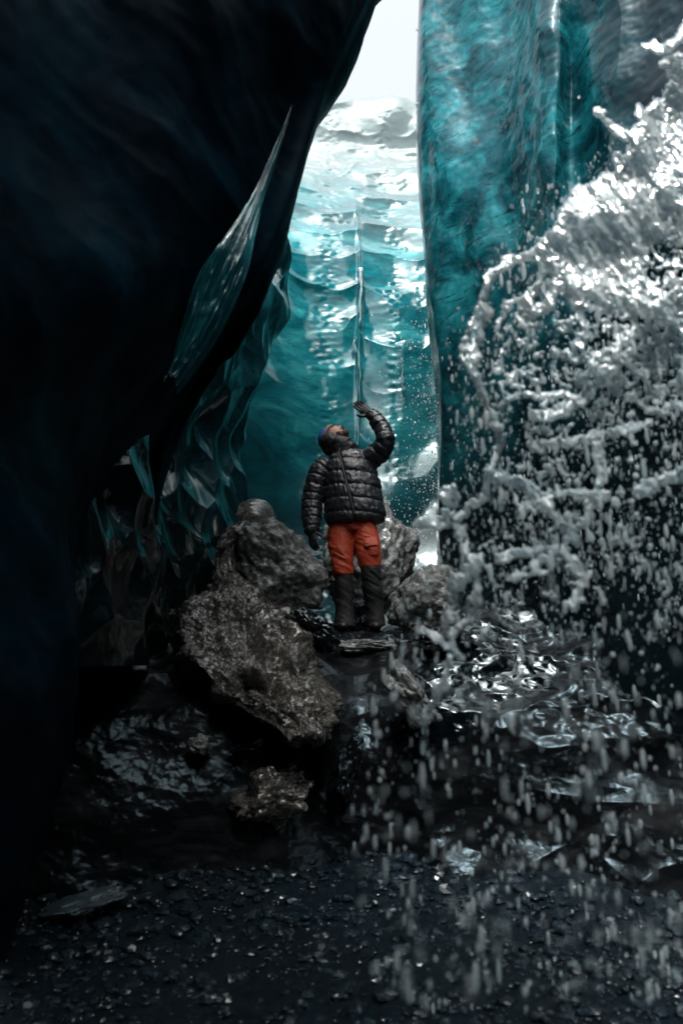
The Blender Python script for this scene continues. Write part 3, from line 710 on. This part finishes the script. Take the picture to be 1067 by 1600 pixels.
# gloves: palm, four fingers of unequal length, thumb from the side of the palm
def hand(wr, d, nrm, thumb_side, curl, name, spread=1.0, lens=(.074, .084, .078, .060)):
    d = np.array(d, float); d /= np.linalg.norm(d); nrm = np.array(nrm, float); nrm -= d*(nrm@d); nrm /= np.linalg.norm(nrm)
    sd_ = np.cross(nrm, d)*thumb_side                       # towards the thumb
    pt = [smooth_loft([(wr-d*.035, .034, .030, sd_), (wr, .034, .026, sd_), (wr+d*.04, .045, .023, sd_), (wr+d*.085, .048, .020, sd_), (wr+d*.10, .042, .015, sd_)], 4, 18)]
    for i, (o_, L) in enumerate(zip((.033, .011, -.011, -.032), lens)):
        b = wr + d*.092 + sd_*o_; dir_ = d + sd_*o_*1.6*spread; dir_ /= np.linalg.norm(dir_); r = .0125 if i < 3 else .011
        p = b; c = 0
        for k, fr_ in enumerate((.45, .30, .25)):
            c += curl[i % len(curl)]*(1 if k else .6)
            dd = dir_*math.cos(c) + nrm*math.sin(c); q_ = p + dd*L*fr_
            pt.append(caps(p, q_, r*(1-.08*k), r*(1-.08*(k+1)))); p = q_
    p = wr + d*.03 + sd_*.034; dd = d*.55 + sd_*.75 + nrm*.25; dd /= np.linalg.norm(dd)
    q_ = p + dd*.045; pt.append(caps(p-dd*.02, q_, .017, .014)); dd = dd*.6 + d*.6 + nrm*.25; dd /= np.linalg.norm(dd); pt.append(caps(q_, q_+dd*.035, .014, .011))
    return fuse(name, pt, .0036, M_GLOVE, root, 2, lambda V, N: .0012*fbm((V+2)*60, 2))
g1 = hand(wrL, (-.74, .02, .62), (-.45, -.55, .35), 1, (.10, .14, .16, .20), 'glove', 1.0)
g2 = hand(Q(488, 829, -.06), (.10, -.15, -1), (.55, .80, 0), -1, (.18, .26, .34, .40), 'glove', 1.2)
for g_, wr_, d_ in ((g1, wrL, np.array([-.74, .02, .62])), (g2, Q(488, 829, -.06), np.array([.04, -.12, -1]))):
    d_ = d_/np.linalg.norm(d_); fuse('cuff', [caps(wr_-d_*.03, wr_+d_*.004, .039, .035)], .0045, M_DARKC, g_, 1)

# ------------------------------------------------------------------ WATER
m, n_t, b = newmat('silty_water'); M_WATER = m
v = coords(n_t); c = ramp(n_t, noise(n_t, v, 9, 5, .6), [(.3, (.50, .66, .73)), (.5, (.70, .83, .88)), (.72, (.90, .95, .96))]).outputs[0]
n_t.links.new(c, b.inputs['Base Color']); b.inputs['Roughness'].default_value = .2; b.inputs['IOR'].default_value = 1.33; b.inputs['Specular IOR Level'].default_value = .4
tr_ = n_t.nodes.new('ShaderNodeBsdfTranslucent'); n_t.links.new(c, tr_.inputs[0])
mx = n_t.nodes.new('ShaderNodeMixShader'); mx.inputs[0].default_value = .40
n_t.links.new(b.outputs[0], mx.inputs[1]); n_t.links.new(tr_.outputs[0], mx.inputs[2])
gl = n_t.nodes.new('ShaderNodeBsdfGlass'); gl.inputs['IOR'].default_value = 1.33; gl.inputs['Roughness'].default_value = .03
mx2 = n_t.nodes.new('ShaderNodeMixShader'); mx2.inputs[0].default_value = .55
n_t.links.new(mx.outputs[0], mx2.inputs[1]); n_t.links.new(gl.outputs[0], mx2.inputs[2])
n_t.links.new(mx2.outputs[0], n_t.nodes['Material Output'].inputs[0])

def depth_of(px, py): return 1.85 + .16*perlin(np.stack([px/170, py/170, 0*px], 1)) + .00035*(1067-px)
S_ = [([(1075, 40), (1040, 72), (1006, 76)], 13, 8), ([(1078, 95), (1042, 100)], 14, 11), ([(1080, 102), (1040, 150), (1000, 195)], 9, 7), ([(1000, 172), (1001, 174)], 13, 13),
      ([(938, 174), (940, 177)], 10, 10), ([(940, 178), (956, 200), (986, 212), (1000, 205)], 6, 8), ([(968, 245), (972, 250)], 9, 9), ([(1000, 200), (985, 240), (968, 270), (920, 290), (896, 300)], 10, 9),
      ([(840, 390), (800, 405), (770, 425), (760, 455), (745, 490), (730, 530), (728, 560), (745, 600), (770, 650), (782, 680), (778, 710), (765, 740), (758, 775), (735, 795), (700, 815), (660, 816)], 8, 8),
      ([(758, 480), (740, 540), (738, 575)], 12, 12), ([(775, 500), (800, 480), (835, 455), (852, 420)], 5, 7), ([(825, 460), (835, 490), (850, 490), (864, 466), (870, 440)], 4, 6),
      ([(785, 635), (815, 622), (870, 618), (905, 600), (935, 580)], 6, 9), ([(840, 650), (880, 642), (930, 605), (960, 565), (985, 520)], 8, 12), ([(835, 702), (850, 686), (900, 690), (960, 672), (1010, 660)], 7, 8),
      ([(700, 765), (702, 785)], 14, 12), ([(652, 822), (672, 808), (700, 800)], 9, 6), ([(700, 800), (716, 822), (735, 870), (745, 900), (738, 940), (714, 980), (702, 1020), (690, 1070), (665, 1130)], 7, 6),
      ([(745, 880), (715, 910), (705, 960)], 14, 9), ([(760, 740), (800, 752), (840, 770), (870, 812), (905, 850)], 9, 10), ([(800, 905), (840, 880), (880, 850), (920, 800), (940, 742), (935, 700)], 8, 9),
      ([(780, 872), (830, 862), (880, 860), (910, 900), (900, 945)], 8, 9), ([(1000, 765), (1075, 735)], 13, 10), ([(752, 600), (790, 592), (830, 580)], 3, 3), ([(960, 440), (1000, 470), (1075, 520)], 14, 14),
      ([(900, 560), (915, 520), (900, 480), (895, 440)], 8, 12), ([(985, 620), (1020, 640), (1075, 630)], 8, 10), ([(820, 800), (850, 780), (890, 770), (960, 780)], 7, 9), ([(650, 985), (690, 1000), (720, 1030)], 8, 6)]
def inside(poly, x_, y_):
    poly = np.array(poly, float); c = np.zeros(len(x_), bool); j = len(poly)-1
    for i in range(len(poly)):
        xi, yi = poly[i]; xj, yj = poly[j]
        k = ((yi > y_) != (yj > y_)) & (x_ < (xj-xi)*(y_-yi)/(yj-yi+1e-9)+xi); c ^= k; j = i
    return c
poly = [(1100, 90), (1000, 195), (985, 240), (968, 272), (898, 298), (870, 345), (835, 392), (850, 425), (900, 440), (900, 470), (940, 490), (905, 540), (930, 600), (1000, 640), (1100, 640)]

ST = 2.0
gx_ = np.arange(640, 1116, ST); gy_ = np.arange(30, 1150, ST); nx, ny = len(gx_), len(gy_)
PX, PY = [a.ravel() for a in np.meshgrid(gx_, gy_)]
o2 = np.stack([PX, PY, 0*PX], 1)
wx = PX + 9*fbm(o2/38+3, 3); wy = PY + 9*fbm(o2/38+9, 3)
T = np.zeros(len(PX))                                   # half thickness in photo pixels at 1.85 m
for si, (pl, r0, r1) in enumerate(S_):
    pl = np.array(pl, float); m_ = len(pl)-1
    for q_ in range(m_):
        a, b_ = pl[q_], pl[q_+1]; ra = r0+(r1-r0)*q_/m_; rb = r0+(r1-r0)*(q_+1)/m_
        box = (PX > min(a[0], b_[0])-40) & (PX < max(a[0], b_[0])+40) & (PY > min(a[1], b_[1])-40) & (PY < max(a[1], b_[1])+40)
        ix = np.where(box)[0]; X_, Y_ = wx[ix], wy[ix]; d = b_-a; t = np.clip(((X_-a[0])*d[0]+(Y_-a[1])*d[1])/(d@d), 0, 1)
        dist = np.hypot(X_-a[0]-t*d[0], Y_-a[1]-t*d[1]); r = (ra+(rb-ra)*t)*(.85+.45*perlin(o2[ix]/13+si))
        T[ix] = np.maximum(T[ix], np.sqrt(np.clip(r*r-dist**2, 0, None)))
ins = inside(poly, wx, wy).astype(float).reshape(ny, nx)
for _ in range(6):
    ins = (ins + np.roll(ins, 1, 0)+np.roll(ins, -1, 0)+np.roll(ins, 1, 1)+np.roll(ins, -1, 1))/5
ins = ins.ravel()
n1 = ridged(np.stack([wx/52, wy/46, 0*wx], 1), 2, .5); n2 = ridged(np.stack([wx/21, wy/24, 0*wx+5], 1), 2, .5); n3 = perlin(o2/9) + .8*perlin(o2/5.5+8)
hol = np.exp(-(((wx-1045)/38)**2 + ((wy-405)/40)**2)) + np.exp(-(((wx-925)/30)**2+((wy-515)/26)**2))
body_ = ins*(.86 - .9*sstep(300, 640, PY)) + .48*n2*ins - 1.5*hol + .30*n3 - .35
bl = np.interp(PY, [430, 500, 600, 700, 800, 900, 980], [850, 770, 765, 790, 775, 725, 700])
reg = sstep(-10, 50, PX-bl)*sstep(380, 470, PY)*sstep(1060, 840, PY)
webf = n1*.9 + .5*n2 + .30*n3 - 1.66 + .30*sstep(900, 480, PY) - .5*sstep(930, 1080, PX)*sstep(620, 760, PY)
f_ = np.maximum(body_*9, np.where(reg > .02, webf*reg*6, -1))
T = np.maximum(T, np.sqrt(np.clip(f_, 0, None)*4.2))
T *= 1 + .35*fbm(o2/7, 2)
lowp = sstep(400, 560, PY); T = T*(1-.22*lowp) - lowp*5.5*sstep(.12, .42, perlin(np.stack([PX/10, PY/15, 0*PX+4], 1)))
T = np.clip(T, 0, 15)
fold = .10*perlin(o2/120+2) + .024*fbm(np.stack([(PX*.8-PY*.55)/22, (PX*.55+PY*.8)/60, 0*PX], 1), 3)
Dc = 1.85 + .00035*(1067-PX) + fold
rip = .0045*ridged(np.stack([(PX*.8-PY*.55)/8, (PX*.55+PY*.8)/17, 0*PX], 1), 2) + .004*perlin(o2/3.6)
on = T > .6
th = T*1.85/F
Vf = PV(PX, PY, Dc - th - rip*on); Vb = PV(PX, PY, Dc + th + rip*on*.5)
gf = grid_faces(ny, nx); kf = on[gf].any(1); gf = gf[kf]
bad = ~on
Vb[bad] = Vf[bad] = PV(PX[bad], PY[bad], Dc[bad])
used = np.unique(gf); mp = -np.ones(len(PX), int); mp[used] = np.arange(len(used))
# both sheets meet along the rim
mb = np.where(on, mp+len(used), mp)
FF = np.concatenate([mp[gf], mb[gf][:, ::-1]])
o = mesh_obj('water_splash', np.concatenate([Vf[used], Vb[used]]), FF, M_WATER)
tag(o, 'white sheet of splashing water bursting down the right side, webbed and out of focus', 'water', kind='stuff')

o = mesh_obj('ridge_sheen', RIDGE_SHEEN[0], RIDGE_SHEEN[1], M_WATER)  # pale strip added for the sheen on the cliff's ice ridge
tag(o, 'thin bright strip added as the sheen of an ice ridge down the middle of the turquoise cliff', 'water')
# loose drops
def drops(n, bx, yr, dr_, rr_, p=2.5, seed=1):
    rg = np.random.default_rng(seed); y_ = rg.uniform(*yr, n*3)
    x_ = rg.uniform(520, 1180, n*3); b_ = np.interp(y_, bx[0], bx[1])
    q = perlin(np.stack([x_/70, y_/110, 0*x_+seed], 1)) + rg.normal(0, .25, len(x_))
    k = (x_ > b_ + rg.exponential(18, len(x_))) & (q > -.05); x_, y_ = x_[k][:n], y_[k][:n]; m_ = len(x_)
    D = rg.uniform(*dr_, m_); r = (rr_[0] + (rr_[1]-rr_[0])*rg.random(m_)**p)*1.85/F
    Wd = PV(x_, y_, D); el = 1 + 3.2*rg.random(m_)**1.6
    sq = np.stack([rg.uniform(.7, 1, m_), rg.uniform(.7, 1, m_), el], 1)
    return scatter(Wd, r, rg.uniform(0, 6.28, m_), sq, ICO[2], .0)
bxx = ([280, 350, 420, 500, 600, 700, 800, 900, 1000, 1100, 1200, 1300, 1400, 1600], [800, 790, 745, 690, 682, 690, 680, 640, 600, 560, 540, 530, 550, 600])
a1, b1 = drops(2600, bxx, (290, 900), (1.6, 2.3), (.4, 4.6), 4.2, 3)
a2, b2 = drops(2500, bxx, (800, 1580), (1.3, 2.3), (.4, 4.2), 4.5, 4)
a3, b3 = drops(260, bxx, (850, 1560), (.75, 1.1), (.9, 2.6), 2.0, 6)
a4, b4 = drops(900, bxx, (500, 1000), (2.2, 3.2), (.8, 3.0), 2, 8)
a5, b5 = drops(5000, ([100, 200, 300, 400, 600, 800, 1000], [1020, 960, 850, 750, 700, 700, 700]), (120, 1000), (1.6, 2.1), (.5, 1.8), 1.6, 9)
AA, BB, k_ = [], [], 0
for a_, b_ in ((a1, b1), (a2, b2), (a3, b3), (a4, b4), (a5, b5)):
    AA.append(a_); BB.append(b_+k_); k_ += len(a_)
AA = np.concatenate(AA); BB = np.concatenate(BB)
o = mesh_obj('water_droplets', AA, BB, M_WATER); tag(o, 'hundreds of flying water drops falling in front of the dark rock on the right', 'water drops', kind='stuff')
# fine spray further back, beside the raised arm
rg = np.random.default_rng(12); n = 1900
y_ = rg.uniform(400, 860, n*2); x_ = 690 - rg.exponential(34, n*2)*(y_-250)/420; k = (x_ > 575); x_, y_ = x_[k][:n], y_[k][:n]; n = len(x_)
D = rg.uniform(6.3, 7.4, n); r = (.5+1.1*rg.random(n)**3)*6.4/F
A, Fc = scatter(PV(x_, y_, D), r, rg.uniform(0, 6, n), np.stack([np.full(n, .8), np.full(n, .8), rg.uniform(1, 2.2, n)], 1), ICO[1], 0)
o = mesh_obj('water_spray', A, Fc, M_WATER); tag(o, 'fine mist of tiny droplets drifting before the turquoise cliff beside the raised arm', 'water spray', kind='stuff')
